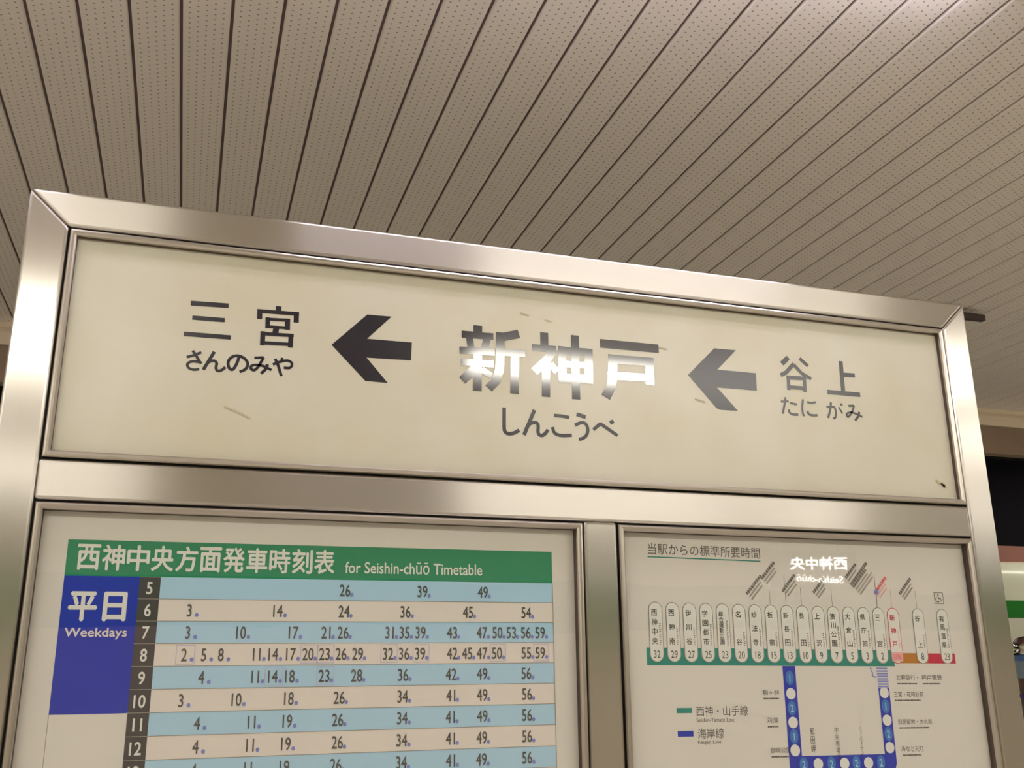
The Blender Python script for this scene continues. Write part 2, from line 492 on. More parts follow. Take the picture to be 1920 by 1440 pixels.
# ------------------------------------------------------------------ the station board
D = json.loads(r'''{"sannomiya":[[[[0.172,2.0215],[0.2247,2.0231]],0.0073],[[[0.1758,1.9997],[0.2209,2.0003]],0.0065],[[[0.1663,1.974],[0.2311,1.9747]],0.0067],[[[0.2659,2.0196],[0.3263,2.0211]],0.0059],[[[0.2691,2.0228],[0.2697,2.0072]],0.0073],[[[0.3223,2.023],[0.3226,2.0072]],0.0076],[[[0.2961,2.0302],[0.2959,2.0205]],0.0081],[[[0.2813,2.011],[0.2818,1.9944]],0.0065],[[[0.3099,2.012],[0.3104,1.9944]],0.0076],[[[0.2783,2.0082],[0.3137,2.0097]],0.0046],[[[0.2786,1.9963],[0.3136,1.9975]],0.0046],[[[0.2944,1.9962],[0.2933,1.987]],0.0085],[[[0.2757,1.9886],[0.2761,1.9672]],0.0069],[[[0.3161,1.9887],[0.3162,1.9674]],0.007],[[[0.2726,1.9851],[0.3201,1.9864]],0.0052],[[[0.273,1.9708],[0.3189,1.9723]],0.0053]],"sannomiya_kana":[[[[0.1729,1.9397],[0.1744,1.9402],[0.1759,1.9407],[0.1774,1.9412],[0.179,1.9418],[0.1808,1.9426],[0.1829,1.9435],[0.1851,1.9447],[0.1875,1.9459],[0.1899,1.9472],[0.1922,1.9484]],0.0038],[[[0.1803,1.9498],[0.1812,1.9487],[0.1821,1.9476],[0.183,1.9466],[0.1839,1.9454],[0.1848,1.9442],[0.1857,1.9428],[0.1867,1.9412],[0.1876,1.9396],[0.1886,1.938],[0.1895,1.9366],[0.1903,1.9354],[0.1911,1.9344],[0.1919,1.9334],[0.1927,1.9325],[0.1935,1.9315]],0.004],[[[0.1906,1.9337],[0.1888,1.9338],[0.187,1.934],[0.1852,1.9341],[0.1835,1.9341],[0.182,1.9339],[0.1805,1.9336],[0.1791,1.9331],[0.1778,1.9325],[0.1767,1.9318],[0.1759,1.9312],[0.1753,1.9305],[0.1749,1.9297],[0.1747,1.9289],[0.1747,1.9281],[0.1748,1.9273],[0.1751,1.9265],[0.1756,1.9256],[0.1762,1.9246],[0.177,1.9238],[0.1779,1.9231],[0.1789,1.9226],[0.1801,1.9222],[0.1815,1.922],[0.1829,1.9218],[0.1843,1.9217],[0.1857,1.9218],[0.1871,1.9221],[0.1885,1.9224],[0.19,1.9228],[0.1914,1.9231]],0.0038],[[[0.2099,1.951],[0.1969,1.9228]],0.0048],[[[0.1985,1.9264],[0.1992,1.928],[0.2,1.9296],[0.2008,1.9312],[0.2016,1.9326],[0.2025,1.9338],[0.2033,1.9347],[0.2042,1.9354],[0.205,1.9359],[0.2059,1.9363],[0.2068,1.9367],[0.2077,1.937],[0.2087,1.9372],[0.2096,1.9373],[0.2106,1.9373],[0.2114,1.9371],[0.2121,1.9367],[0.2128,1.9362],[0.2135,1.9355],[0.214,1.9347],[0.2144,1.9339],[0.2145,1.9328],[0.2143,1.9315],[0.2141,1.9302],[0.2139,1.9289],[0.2139,1.9278],[0.214,1.9268],[0.2141,1.926],[0.2144,1.9252],[0.2147,1.9245],[0.2151,1.9239],[0.2156,1.9234],[0.2162,1.9231],[0.2169,1.9228],[0.2176,1.9227],[0.2184,1.9227],[0.2192,1.9229],[0.2201,1.9233],[0.221,1.9238],[0.2219,1.9244],[0.2228,1.9251],[0.2236,1.9258],[0.2244,1.9267],[0.2251,1.9276],[0.2259,1.9285],[0.2266,1.9294]],0.0042],[[[0.2443,1.9461],[0.2441,1.9448],[0.2439,1.9436],[0.2437,1.9423],[0.2435,1.941],[0.2431,1.9394],[0.2425,1.9377],[0.2418,1.9356],[0.2411,1.9335],[0.2403,1.9316],[0.2396,1.9301],[0.2389,1.9288],[0.2382,1.9278],[0.2375,1.927],[0.2369,1.9265],[0.2361,1.9262],[0.2353,1.9263],[0.2343,1.9266],[0.2334,1.9272],[0.2325,1.928],[0.2318,1.9289],[0.2312,1.93],[0.2307,1.9313],[0.2303,1.9328],[0.23,1.9343],[0.2299,1.9357],[0.23,1.9371],[0.2302,1.9384],[0.2306,1.9396],[0.2312,1.9408],[0.2318,1.942],[0.2325,1.943],[0.2334,1.944],[0.2344,1.9449],[0.2355,1.9458],[0.2366,1.9464],[0.2377,1.947],[0.2389,1.9474],[0.2401,1.9477],[0.2414,1.9479],[0.2425,1.948],[0.2436,1.948],[0.2446,1.9479],[0.2457,1.9476],[0.2467,1.9473],[0.2477,1.947],[0.2488,1.9465],[0.2499,1.946],[0.251,1.9454],[0.2521,1.9447],[0.2531,1.9439],[0.254,1.943],[0.2549,1.942],[0.2557,1.9409],[0.2564,1.9398],[0.2569,1.9387],[0.2572,1.9376],[0.2574,1.9365],[0.2574,1.9353],[0.2573,1.9342],[0.257,1.9331],[0.2566,1.932],[0.2561,1.9309],[0.2554,1.9298],[0.2546,1.9287],[0.2537,1.9278],[0.2525,1.9269],[0.2512,1.9261],[0.2498,1.9254],[0.2483,1.9247],[0.2469,1.9239]],0.0043],[[[0.266,1.947],[0.2672,1.9471],[0.2684,1.9472],[0.2696,1.9474],[0.2708,1.9475],[0.2721,1.9477],[0.2734,1.9479],[0.2748,1.9481],[0.2762,1.9483],[0.2777,1.9486],[0.2791,1.9488]],0.0039],[[[0.2791,1.9488],[0.2783,1.9471],[0.2776,1.9454],[0.2769,1.9436],[0.2761,1.9419],[0.2754,1.9403],[0.2746,1.9387],[0.2739,1.9371],[0.2732,1.9356],[0.2724,1.9342],[0.2716,1.9329],[0.2707,1.9317],[0.2697,1.9305],[0.2687,1.9294],[0.2677,1.9286],[0.2667,1.9282],[0.2657,1.9281],[0.2646,1.9284],[0.2636,1.929],[0.2627,1.9296],[0.2621,1.9303],[0.2619,1.931],[0.2618,1.9318],[0.262,1.9326],[0.2623,1.9334],[0.2628,1.9341],[0.2635,1.9347],[0.2645,1.9352],[0.2656,1.9356],[0.2668,1.936],[0.2681,1.9362],[0.2695,1.9364],[0.271,1.9364],[0.2726,1.9364],[0.2742,1.9363],[0.2756,1.9362],[0.2768,1.936],[0.2778,1.9358],[0.2789,1.9356],[0.28,1.9352],[0.2814,1.9348],[0.2831,1.9341],[0.285,1.9333],[0.2871,1.9324],[0.2893,1.9314],[0.2913,1.9305]],0.004],[[[0.2852,1.9387],[0.2848,1.9372],[0.2845,1.9357],[0.2841,1.9343],[0.2837,1.9328],[0.283,1.9313],[0.282,1.9299],[0.2808,1.9284],[0.2795,1.9269],[0.2781,1.9254],[0.2768,1.924]],0.0045],[[[0.2927,1.9391],[0.2939,1.9397],[0.2951,1.9404],[0.2963,1.9411],[0.2976,1.9418],[0.2989,1.9424],[0.3004,1.9431],[0.302,1.9438],[0.3037,1.9446],[0.3053,1.9452],[0.3069,1.9457],[0.3084,1.9461],[0.3099,1.9465],[0.3113,1.9468],[0.3127,1.9469],[0.314,1.9469],[0.3152,1.9466],[0.3164,1.9462],[0.3175,1.9456],[0.3185,1.9449],[0.3192,1.9442],[0.3197,1.9435],[0.3199,1.9427],[0.3201,1.9419],[0.32,1.941],[0.3199,1.9402],[0.3196,1.9393],[0.3192,1.9384],[0.3187,1.9375],[0.318,1.9367],[0.317,1.9361],[0.3157,1.9357],[0.314,1.9356],[0.3122,1.9355],[0.3104,1.9355],[0.3086,1.9354]],0.004],[[[0.3054,1.9507],[0.3045,1.9445]],0.0037],[[[0.2953,1.9482],[0.2961,1.9467],[0.2969,1.9453],[0.2977,1.9439],[0.2986,1.9422],[0.2996,1.9399],[0.3007,1.937],[0.3019,1.9337],[0.3032,1.93],[0.3045,1.9262],[0.3058,1.9227]],0.0042]],"center":[[[[0.6032,2.0313],[0.6032,2.0154]],0.0143],[[[0.577,2.0144],[0.6289,2.0151]],0.0114],[[[0.5896,2.0103],[0.5928,1.9895]],0.0114],[[[0.6182,2.0113],[0.6141,1.9911]],0.012],[[[0.5736,1.9877],[0.6309,1.9894]],0.0117],[[[0.5759,1.9687],[0.6293,1.9696]],0.0112],[[[0.6032,1.985],[0.6024,1.9236]],0.0141],[[[0.5997,1.961],[0.5783,1.9389]],0.014],[[[0.6096,1.9592],[0.6258,1.9497]],0.0104],[[[0.6403,2.0235],[0.6401,1.9884],[0.6386,1.9608],[0.633,1.9431],[0.6208,1.9292]],0.0144],[[[0.6407,2.0149],[0.6713,2.024]],0.0139],[[[0.6323,1.99],[0.6812,1.9923]],0.0118],[[[0.6645,1.9907],[0.6629,1.9242]],0.0141],[[[0.7142,2.0307],[0.7143,2.0051]],0.0138],[[[0.693,2.0035],[0.7342,2.0039]],0.0113],[[[0.7309,2.0048],[0.7163,1.9828],[0.6963,1.963]],0.0143],[[[0.7164,1.9865],[0.7153,1.923]],0.0141],[[[0.7238,1.9788],[0.7348,1.9658]],0.0118],[[[0.7444,2.01],[0.7441,1.949]],0.0139],[[[0.7902,2.0104],[0.7895,1.9504]],0.0145],[[[0.7376,2.003],[0.7969,2.0043]],0.0126],[[[0.737,1.98],[0.7971,1.9823]],0.0113],[[[0.7374,1.9572],[0.7968,1.9585]],0.0146],[[[0.7671,2.031],[0.7664,1.9229]],0.014],[[[0.8111,2.0217],[0.9167,2.0222]],0.015],[[[0.8244,1.9964],[0.9059,1.9979]],0.015],[[[0.8988,2.0049],[0.8977,1.9575]],0.0158],[[[0.8224,1.9677],[0.9058,1.9701]],0.0135],[[[0.833,2.0043],[0.8315,1.9669],[0.828,1.949],[0.8177,1.9303]],0.0164]],"center_kana":[[[[0.6459,1.9005],[0.6459,1.8939],[0.6458,1.8871],[0.6457,1.8804],[0.6457,1.8745],[0.6457,1.8698],[0.6459,1.8667],[0.646,1.8648],[0.6463,1.8637],[0.6467,1.8629],[0.6473,1.862],[0.6481,1.861],[0.6491,1.8603],[0.6503,1.8597],[0.6515,1.8594],[0.6529,1.8592],[0.6545,1.8592],[0.6562,1.8594],[0.658,1.8597],[0.6598,1.8602],[0.6616,1.8608],[0.6633,1.8616],[0.6651,1.8626],[0.6668,1.8637],[0.6686,1.8648],[0.6703,1.8659]],0.0058],[[[0.6957,1.9001],[0.6779,1.8587]],0.0061],[[[0.6813,1.8685],[0.6823,1.87],[0.6832,1.8716],[0.6842,1.8731],[0.6852,1.8746],[0.6863,1.8758],[0.6874,1.8768],[0.6886,1.8777],[0.6899,1.8784],[0.6911,1.879],[0.6924,1.8794],[0.6937,1.8797],[0.6952,1.8799],[0.6966,1.8799],[0.6979,1.8797],[0.699,1.8793],[0.6998,1.8788],[0.7004,1.878],[0.7008,1.8771],[0.7012,1.876],[0.7014,1.8747],[0.7015,1.8731],[0.7013,1.8711],[0.7011,1.8691],[0.7009,1.8672],[0.701,1.8656],[0.7012,1.8643],[0.7015,1.8632],[0.7019,1.8623],[0.7024,1.8615],[0.7031,1.8609],[0.7039,1.8604],[0.7049,1.8601],[0.7059,1.86],[0.707,1.86],[0.708,1.8601],[0.709,1.8605],[0.7101,1.8611],[0.7111,1.8619],[0.7121,1.8627],[0.7131,1.8637],[0.714,1.8648],[0.715,1.866],[0.716,1.8673],[0.7169,1.8686],[0.7179,1.8699]],0.0057],[[[0.7281,1.8938],[0.7306,1.8938],[0.733,1.8938],[0.7354,1.8938],[0.7379,1.8937],[0.7405,1.8936],[0.7431,1.8934],[0.7458,1.8931],[0.7485,1.8928],[0.7512,1.8925],[0.7539,1.8921]],0.0054],[[[0.7252,1.8747],[0.7256,1.8731],[0.726,1.8713],[0.7264,1.8697],[0.7268,1.8681],[0.7276,1.8668],[0.7285,1.8657],[0.7295,1.8648],[0.7307,1.864],[0.7321,1.8634],[0.7336,1.8629],[0.7352,1.8625],[0.7369,1.8623],[0.7388,1.8621],[0.7408,1.8621],[0.7431,1.8622],[0.7456,1.8623],[0.7484,1.8626],[0.7514,1.8629],[0.7544,1.8633],[0.7574,1.8636]],0.0054],[[[0.7663,1.8983],[0.7818,1.8948]],0.0066],[[[0.7632,1.8803],[0.7649,1.8812],[0.7667,1.8821],[0.7685,1.883],[0.7702,1.8838],[0.7718,1.8844],[0.7734,1.8848],[0.775,1.8851],[0.7765,1.8853],[0.7779,1.8852],[0.7792,1.8849],[0.7803,1.8844],[0.7814,1.8836],[0.7822,1.8826],[0.783,1.8815],[0.7836,1.8803],[0.7841,1.879],[0.7845,1.8775],[0.7848,1.8759],[0.7849,1.8743],[0.7848,1.8728],[0.7845,1.8712],[0.7841,1.8695],[0.7835,1.8679],[0.7828,1.8663],[0.782,1.865],[0.7811,1.8638],[0.7802,1.8628],[0.7791,1.8619],[0.778,1.8611],[0.7768,1.8603],[0.7754,1.8596],[0.7739,1.859],[0.7724,1.8585],[0.7708,1.858],[0.7693,1.8574]],0.0054],[[[0.7943,1.875],[0.8073,1.886]],0.0056],[[[0.8061,1.8862],[0.836,1.8682]],0.0056],[[[0.8235,1.888],[0.83,1.8915]],0.0065]],"tanigami":[[[[1.166,2.0296],[1.152,2.017]],0.0087],[[[1.1891,2.0301],[1.2048,2.0176]],0.0065],[[[1.1762,2.0189],[1.1597,2.0023],[1.1479,1.9956]],0.0072],[[[1.1755,2.0177],[1.1907,2.0028],[1.2089,1.9944]],0.0065],[[[1.1627,1.9961],[1.1612,1.9703]],0.0066],[[[1.1949,1.9972],[1.1937,1.9694]],0.0072],[[[1.1588,1.993],[1.1951,1.9939]],0.0068],[[[1.1582,1.9754],[1.1938,1.976]],0.0068],[[[1.2737,2.0326],[1.2721,1.9736]],0.0084],[[[1.2749,2.0076],[1.3003,2.0082]],0.008],[[[1.2391,1.9731],[1.307,1.973]],0.008]],"tanigami_kana":[[[[1.1435,1.9483],[1.159,1.9499]],0.0038],[[[1.1533,1.9566],[1.1527,1.954],[1.1522,1.9515],[1.1516,1.9489],[1.1509,1.9463],[1.1502,1.9434],[1.1493,1.9403],[1.1482,1.9369],[1.1472,1.9335],[1.1461,1.93],[1.1451,1.9266]],0.004],[[[1.1616,1.9469],[1.1751,1.9455]],0.0039],[[[1.1577,1.9351],[1.1579,1.9339],[1.158,1.9327],[1.1582,1.9315],[1.1585,1.9303],[1.1591,1.9294],[1.16,1.9286],[1.161,1.928],[1.1623,1.9274],[1.1637,1.927],[1.1653,1.9267],[1.1671,1.9267],[1.1691,1.9267],[1.1713,1.9269],[1.1735,1.9271],[1.1757,1.9273]],0.0042],[[[1.188,1.9552],[1.1874,1.9524],[1.1867,1.9496],[1.1861,1.9467],[1.1855,1.944],[1.1852,1.9416],[1.1849,1.9393],[1.1849,1.9372],[1.1849,1.9353],[1.185,1.9335],[1.1851,1.9317],[1.1853,1.9302],[1.1857,1.9288],[1.186,1.9275],[1.1864,1.9263],[1.1868,1.925]],0.0039],[[[1.1959,1.9511],[1.1977,1.951],[1.1994,1.9508],[1.2012,1.9507],[1.2029,1.9506],[1.2047,1.9506],[1.2064,1.9508],[1.2081,1.9511],[1.2099,1.9515],[1.2116,1.9519],[1.2134,1.9522]],0.0039],[[[1.195,1.9349],[1.1953,1.9339],[1.1955,1.9328],[1.1958,1.9317],[1.1962,1.9307],[1.1969,1.9299],[1.1979,1.9293],[1.1991,1.9289],[1.2005,1.9285],[1.202,1.9283],[1.2037,1.9282],[1.2056,1.9282],[1.2077,1.9283],[1.2099,1.9285],[1.2121,1.9288],[1.2143,1.929]],0.0042],[[[1.2342,1.9451],[1.2365,1.9454],[1.2389,1.9458],[1.2413,1.9462],[1.2435,1.9465],[1.2453,1.9466],[1.2469,1.9466],[1.2481,1.9466],[1.2492,1.9464],[1.25,1.946],[1.2508,1.9454],[1.2515,1.9445],[1.2519,1.9432],[1.2523,1.9418],[1.2525,1.9403],[1.2526,1.9388],[1.2526,1.9372],[1.2525,1.9354],[1.2523,1.9337],[1.252,1.932],[1.2516,1.9306],[1.2511,1.9293],[1.2505,1.9282],[1.2498,1.9272],[1.2492,1.9264],[1.2485,1.9259],[1.2479,1.9257],[1.2473,1.9258],[1.2467,1.926],[1.2461,1.9263],[1.2455,1.9266]],0.0038],[[[1.2446,1.9544],[1.2438,1.9512],[1.2431,1.9478],[1.2423,1.9445],[1.2415,1.9414],[1.2406,1.9383],[1.2396,1.9355],[1.2385,1.9329],[1.2374,1.9304],[1.2363,1.9279],[1.2353,1.9254]],0.0042],[[[1.2595,1.9472],[1.2602,1.9459],[1.2609,1.9446],[1.2617,1.9433],[1.2624,1.9421],[1.2631,1.9409],[1.2637,1.9398],[1.2642,1.9387],[1.2647,1.9377],[1.2652,1.9367],[1.2658,1.9357]],0.0033],[[[1.2629,1.9522],[1.2679,1.9515]],0.004],[[[1.2799,1.9508],[1.2811,1.9509],[1.2823,1.951],[1.2835,1.9511],[1.2847,1.9512],[1.2859,1.9513],[1.2871,1.9514],[1.2883,1.9516],[1.2894,1.9518],[1.2906,1.9519],[1.2917,1.9521]],0.0039],[[[1.2917,1.9521],[1.291,1.9505],[1.2903,1.9489],[1.2896,1.9472],[1.2889,1.9456],[1.2881,1.9441],[1.2873,1.9426],[1.2865,1.9411],[1.2856,1.9397],[1.2847,1.9383],[1.2836,1.937],[1.2824,1.9355],[1.281,1.9339],[1.2796,1.9325],[1.2783,1.9313],[1.2772,1.9306],[1.2763,1.9305],[1.2754,1.9309],[1.2747,1.9316],[1.2742,1.9324],[1.2739,1.9331],[1.2739,1.9338],[1.2741,1.9346],[1.2745,1.9354],[1.2751,1.9362],[1.2759,1.9369],[1.2771,1.9375],[1.2785,1.9381],[1.2801,1.9386],[1.2818,1.939],[1.2834,1.9392],[1.2849,1.9392],[1.2864,1.939],[1.288,1.9387],[1.2895,1.9383],[1.291,1.9379],[1.2925,1.9376],[1.294,1.9372],[1.2955,1.9368],[1.297,1.9363],[1.2985,1.9358],[1.3,1.9352],[1.3016,1.9345],[1.3032,1.9338],[1.3048,1.9331],[1.3063,1.9325]],0.0038],[[[1.301,1.9414],[1.3005,1.9398],[1.3001,1.9383],[1.2997,1.9367],[1.2991,1.9351],[1.2982,1.9335],[1.2969,1.9318],[1.2954,1.93],[1.2937,1.9283],[1.292,1.9265],[1.2904,1.9248]],0.0045]],"arrow1":[[0.3762,1.9774],[0.428,2.0311],[0.4657,2.0317],[0.4291,1.9921],[0.4981,1.9929],[0.4974,1.964],[0.4292,1.9622],[0.4626,1.9251],[0.4284,1.9255]],"arrow2":[[0.9685,1.9809],[1.0217,2.033],[1.0632,2.0334],[1.0246,1.9952],[1.0995,1.9952],[1.0979,1.964],[1.0216,1.9636],[1.0585,1.9253],[1.0244,1.9248],[1.0201,1.926],[1.0169,1.9287]],"scuffs":[[[[0.229,1.871],[0.2477,1.8645],[0.2667,1.8557]],0.0027],[[[0.6736,2.0605],[0.6889,2.0567]],0.0023],[[[0.7162,2.0522],[0.7281,2.0507]],0.0023],[[[0.9169,2.0249],[0.9315,2.0225]],0.0023],[[[0.9786,1.94],[0.9972,1.9359]],0.0027],[[[1.4466,1.8262],[1.4675,1.8139]],0.0045],[[[1.4575,1.8229],[1.4645,1.8166]],0.0064]],"minutes":{"5":[[26,0.3651,0],[39,0.4764,0],[49,0.5668,0]],"6":[[3,0.1584,0],[14,0.2742,0],[24,0.3647,0],[36,0.452,0],[45,0.5442,0],[54,0.6334,0]],"7":[[3,0.1586,0],[10,0.2272,0],[17,0.2966,0],[21,0.3408,0],[26,0.3644,0],[31,0.4297,0],[35,0.4511,0],[39,0.4743,0],[43,0.5205,0],[47,0.5652,0],[50,0.5887,0],[53,0.6099,0],[56,0.6322,0],[59,0.6546,0]],"8":[[2,0.1561,1],[5,0.181,0],[8,0.2029,0],[11,0.2493,0],[14,0.2711,0],[17,0.2945,0],[20,0.3175,1],[23,0.3399,1],[26,0.3626,0],[29,0.3855,0],[32,0.4282,1],[36,0.451,0],[39,0.474,1],[42,0.5208,0],[45,0.5429,0],[47,0.5652,0],[50,0.5877,1],[55,0.6326,0],[59,0.6541,1]],"9":[[4,0.1799,0],[11,0.249,0],[14,0.2721,1],[18,0.2947,0],[23,0.3405,1],[28,0.3851,0],[36,0.4502,0],[42,0.5195,0],[49,0.5652,0],[56,0.6322,0]],"10":[[3,0.1566,0],[10,0.2267,0],[18,0.2948,0],[26,0.3621,0],[34,0.4501,0],[41,0.519,0],[49,0.5652,0],[56,0.6326,0]],"11":[[4,0.1788,0],[11,0.2478,0],[19,0.2942,0],[26,0.3611,0],[34,0.4501,0],[41,0.5185,0],[49,0.5652,0],[56,0.6322,0]],"12":[[4,0.179,0],[11,0.2475,0],[19,0.2937,0],[26,0.3616,0],[34,0.45,0],[41,0.5188,0],[49,0.5644,0],[56,0.6318,0]],"13":[[4,0.1785,0],[11,0.2466,0],[19,0.2932,0],[26,0.3606,0],[34,0.45,0],[41,0.5191,0],[49,0.5637,0],[56,0.6314,0]],"14":[[4,0.1779,0],[11,0.2456,0],[19,0.2925,0],[26,0.3603,0],[34,0.4498,0],[41,0.5193,0],[49,0.5637,0],[56,0.631,0]]}}''')
X0, X1 = 0.0, 1.5
ZBB, ZBT = 1.7806, 1.7806 + .3345          # name panel opening
OL, OR, OT = -.0551, 1.5552, 1.7806 + .387
ZPT = 1.7806 - .0534                        # top of the lower openings
ZPB = .72                                   # bottom of the lower openings
XM0, XM1 = .7700, .8240                     # upright between the lower openings
TH = .10

board = thing('station_board', 'brushed steel notice board with a cream station name panel above two notice cases', 'notice board', ((OL+OR)/2, .05, 0))
def B(o):
    """keep world placement while hanging a part on the board"""
    o.parent = board; o.matrix_parent_inverse = Matrix.Translation(-Vector(board.location))
    return o

def strip(name, pts, m):
    """frame member: polygon in the x-z plane with depth, edges softened"""
    n = len(pts)
    v = [(p[0], 0, p[1]) for p in pts] + [(p[0], TH, p[1]) for p in pts]
    f = [tuple(range(n)), tuple(range(2*n-1, n-1, -1))] + [(i, n+i, n+(i+1) % n, (i+1) % n) for i in range(n)]
    o = obj(name, v, f, m); bevel(o, .0045, 3); return B(o)

strip('upright', [(OL, 0), (X0, 0), (X0, ZBT), (OL, OT)], steel_v)
strip('upright', [(X1, 0), (OR, 0), (OR, OT), (X1, ZBT)], steel_v)
strip('top_rail', [(OL, OT), (X0, ZBT), (X1, ZBT), (OR, OT)], steel_h)
strip('middle_rail', [(X0, ZPT), (X1, ZPT), (X1, ZBB), (X0, ZBB)], steel_h)
strip('centre_upright', [(XM0, ZPB), (XM1, ZPB), (XM1, ZPT), (XM0, ZPT)], steel_v)
strip('bottom_rail', [(X0, ZPB-.07), (X1, ZPB-.07), (X1, ZPB), (X0, ZPB)], steel_h)
B(MB().box(X0, X1, .0182, .085, ZPB-.01, ZBT+.01).build('backing_sheet', steel_bead))

BEAD = [(.0, .012), (.0, .004), (.0016, .009), (.0026, .009), (.0030, .0005), (.0045, -.0025), (.0070, -.0035), (.0098, -.0028), (.0120, -.0005), (.0127, .003), (.0127, .0155)]
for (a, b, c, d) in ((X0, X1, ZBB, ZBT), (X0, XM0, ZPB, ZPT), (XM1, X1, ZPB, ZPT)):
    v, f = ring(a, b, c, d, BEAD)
    B(obj('trim_frame', v, f, None, slots=[steel_bead, gap_dark, bead_shade_m], fm=[1 if i//4 < 3 else 2 if i//4 == 9 else 0 for i in range(len(f))]))

# name panel and its lettering
panel = B(MB().box(X0+.004, X1-.004, .010, .014, ZBB+.004, ZBT-.004).build('name_panel', panel_m))
YL = .0097
def letters(name, key, counts, m, word):
    """one mesh for each character of a word"""
    k = 0
    for n_, ch in zip(counts, word):
        mb = MB()
        for i, (pts, wd) in enumerate(D[key][k:k+n_]): mb.stroke(pts, wd, YL-i*2e-5)
        k += n_
        o = mb.build(name, m); o.parent = panel
letters('bold_character', 'center', (13, 11, 5), ink, '新神戸')
letters('syllable_character', 'center_kana', (1, 2, 2, 2, 3), ink_soft, 'しんこうべ')
letters('medium_character', 'sannomiya', (3, 13), ink_soft, '三宮')
letters('syllable_character', 'sannomiya_kana', (3, 2, 1, 3, 3), ink_soft, 'さんのみや')
letters('medium_character', 'tanigami', (8, 3), ink_soft, '谷上')
letters('syllable_character', 'tanigami_kana', (4, 3, 4, 3), ink_soft, 'たにがみ')
for key, lb in (('arrow1', 'black arrow left of the centre name'), ('arrow2', 'black arrow right of the centre name')):
    o = MB().poly([tuple(p) for p in D[key]], YL).build('arrow', ink_soft); o.parent = panel; o['label'] = lb
for pts, wd in D['scuffs']:
    o = MB().stroke([tuple(p) for p in pts], wd, YL-.0004).build('scuff_mark', smear); o.parent = panel

for (a, b) in ((X0, XM0), (XM1, X1)):
    B(MB().box(a+.006, b-.006, .0085, .0105, ZPB+.006, ZPT-.006).build('glass_pane', glass))

# ------------------------------------------------------------------ timetable poster (left case)
YS = .016                       # face of the sheets
def poster_root(name, label, cat, px, pz, ang):
    return thing(name, label, cat, (px, YS, pz), (0, -ang, 0))
E1 = -.0003; E2 = -.0006; E3 = -.0009

tt = poster_root('timetable_poster', 'printed timetable with green heading and blue striped rows behind glass', 'poster', .0462, 1.6309, .0042)
WT = .6758
MB().box(-.0455, .7225, 0, .002, -.86, .0935).build('sheet', paper, tt)
hd = MB().quad(0, 0, WT, .0470, E1).build('header_band', green_p, tt)
HW = (.3515-.0125)/11
for k, ch in enumerate('西神中央方面発車時刻表'):
    mb = MB(); text_fit(mb, ch, .0125+HW*k, .0075, .0125+HW*k+.0285, .0415, E2, .022)
    mb.build('heading_character', white_p, hd)
mb = MB(); text_fit(mb, 'for Seishin-chūō Timetable', .364, .0095, .566, .0265, E2, .012)
mb.build('english_heading_lettering', white_p, hd)
RP = .02872
db = MB().quad(0, -RP*6, .0925, 0, E1).build('weekday_block', blue_p, tt)
for ch, a, b in (('平', .0085, .0435), ('日', .0505, .0795)):
    mb = MB(); text_fit(mb, ch, a, -.058, b, -.020, E2, .03); mb.build('day_character', white_p, db)
mb = MB(); text_fit(mb, 'Weekdays', .0075, -.081, .083, -.066, E2, .02); mb.build('english_day_lettering', cream_p, db)
MB().quad(-.0004, -.84, .0004, -RP*6, E1).build('left_rule', pale_grey_p, tt)
MB().quad(WT-.0006, -.84, WT+.0004, 0, E3).build('right_rule', pale_grey_p, tt)
HX0, HX1 = .0925, .1190
for r, hour in enumerate(range(5, 25)):
    z1 = -RP*r; z0 = z1-RP
    st = MB().quad(HX1, z0, WT, z1, E1).build('hour_row', lightblue_p if r % 2 == 0 else cream_p, tt)
    hc = MB().quad(HX0, z0+.0004, HX1, z1-.0004, E1).build('hour_cell', hour_p, tt)
    if hour > 14: continue                    # below the picture
    mb = MB(); text_at(mb, str(hour), (HX0+HX1)/2, z0+.0065, .0160, E2, .82, .018); mb.build('hour_numeral', white_p, hc)
    mb = MB().quad(HX1-.026, z0-.0004, WT, z0+.0004, E3); mb.build('row_rule', pale_grey_p, st)
    mins = D['minutes'].get(str(hour), [])
    for m_, x, boxed in mins:
        mb = MB()
        text_at(mb, str(m_), x, z0+.0062, .0165, E3, .70, .012)
        mb.disc(x+.0098, z0+.0082, .0024, E3-.0001, 10, .0028, mi=1)
        mb.build('minute_numeral', None, st, slots=[grey_p, bluedot_p])
        if boxed:
            a, b, c, d, q = x-.0105, x+.0135, z0+.002, z1-.002, .0009
            bx = MB()
            bx.quad(a, c, b, c+q, E2); bx.quad(a, d-q, b, d, E2); bx.quad(a, c+q, a+q, d-q, E2); bx.quad(b-q, c+q, b, d-q, E2)
            bx.build('highlight_box', lav_p, st)

# ------------------------------------------------------------------ route map poster (right case)
rm = poster_root('route_map_poster', 'white travel time map with station capsules and a blue loop behind glass', 'poster', .8726, 1.5405, -.0065*2)
def R_(x, z):                                   # sheet coordinates from board coordinates
    return (x-.8726), (z-1.5405)
rm.rotation_euler = (0, .0095, 0)
MB().box(-.046, .624, 0, .002, -.80, .184).build('sheet', paper, rm)
mb = MB(); text_fit(mb, '当駅からの標準所要時間', .0085, .1415, .2085, .1590, E1, .0); mb.build('title_lettering', grey_p, rm)
MB().quad(.0075, .1365, .2085, .1383, E1).build('title_rule', teal_p, rm)
bar = MB().quad(0, -.0258, .4475, 0, E1).build('line_bar', teal_p, rm); bar['label'] = 'teal line under the green line stations'
o = MB().quad(.4475, -.0205, .5150, -.0045, E1).build('line_bar', brown_p, rm); o['label'] = 'orange brown line'
o = MB().quad(.5150, -.0205, .5710, -.0045, E1).build('line_bar', crimson_p, rm); o['label'] = 'crimson line'
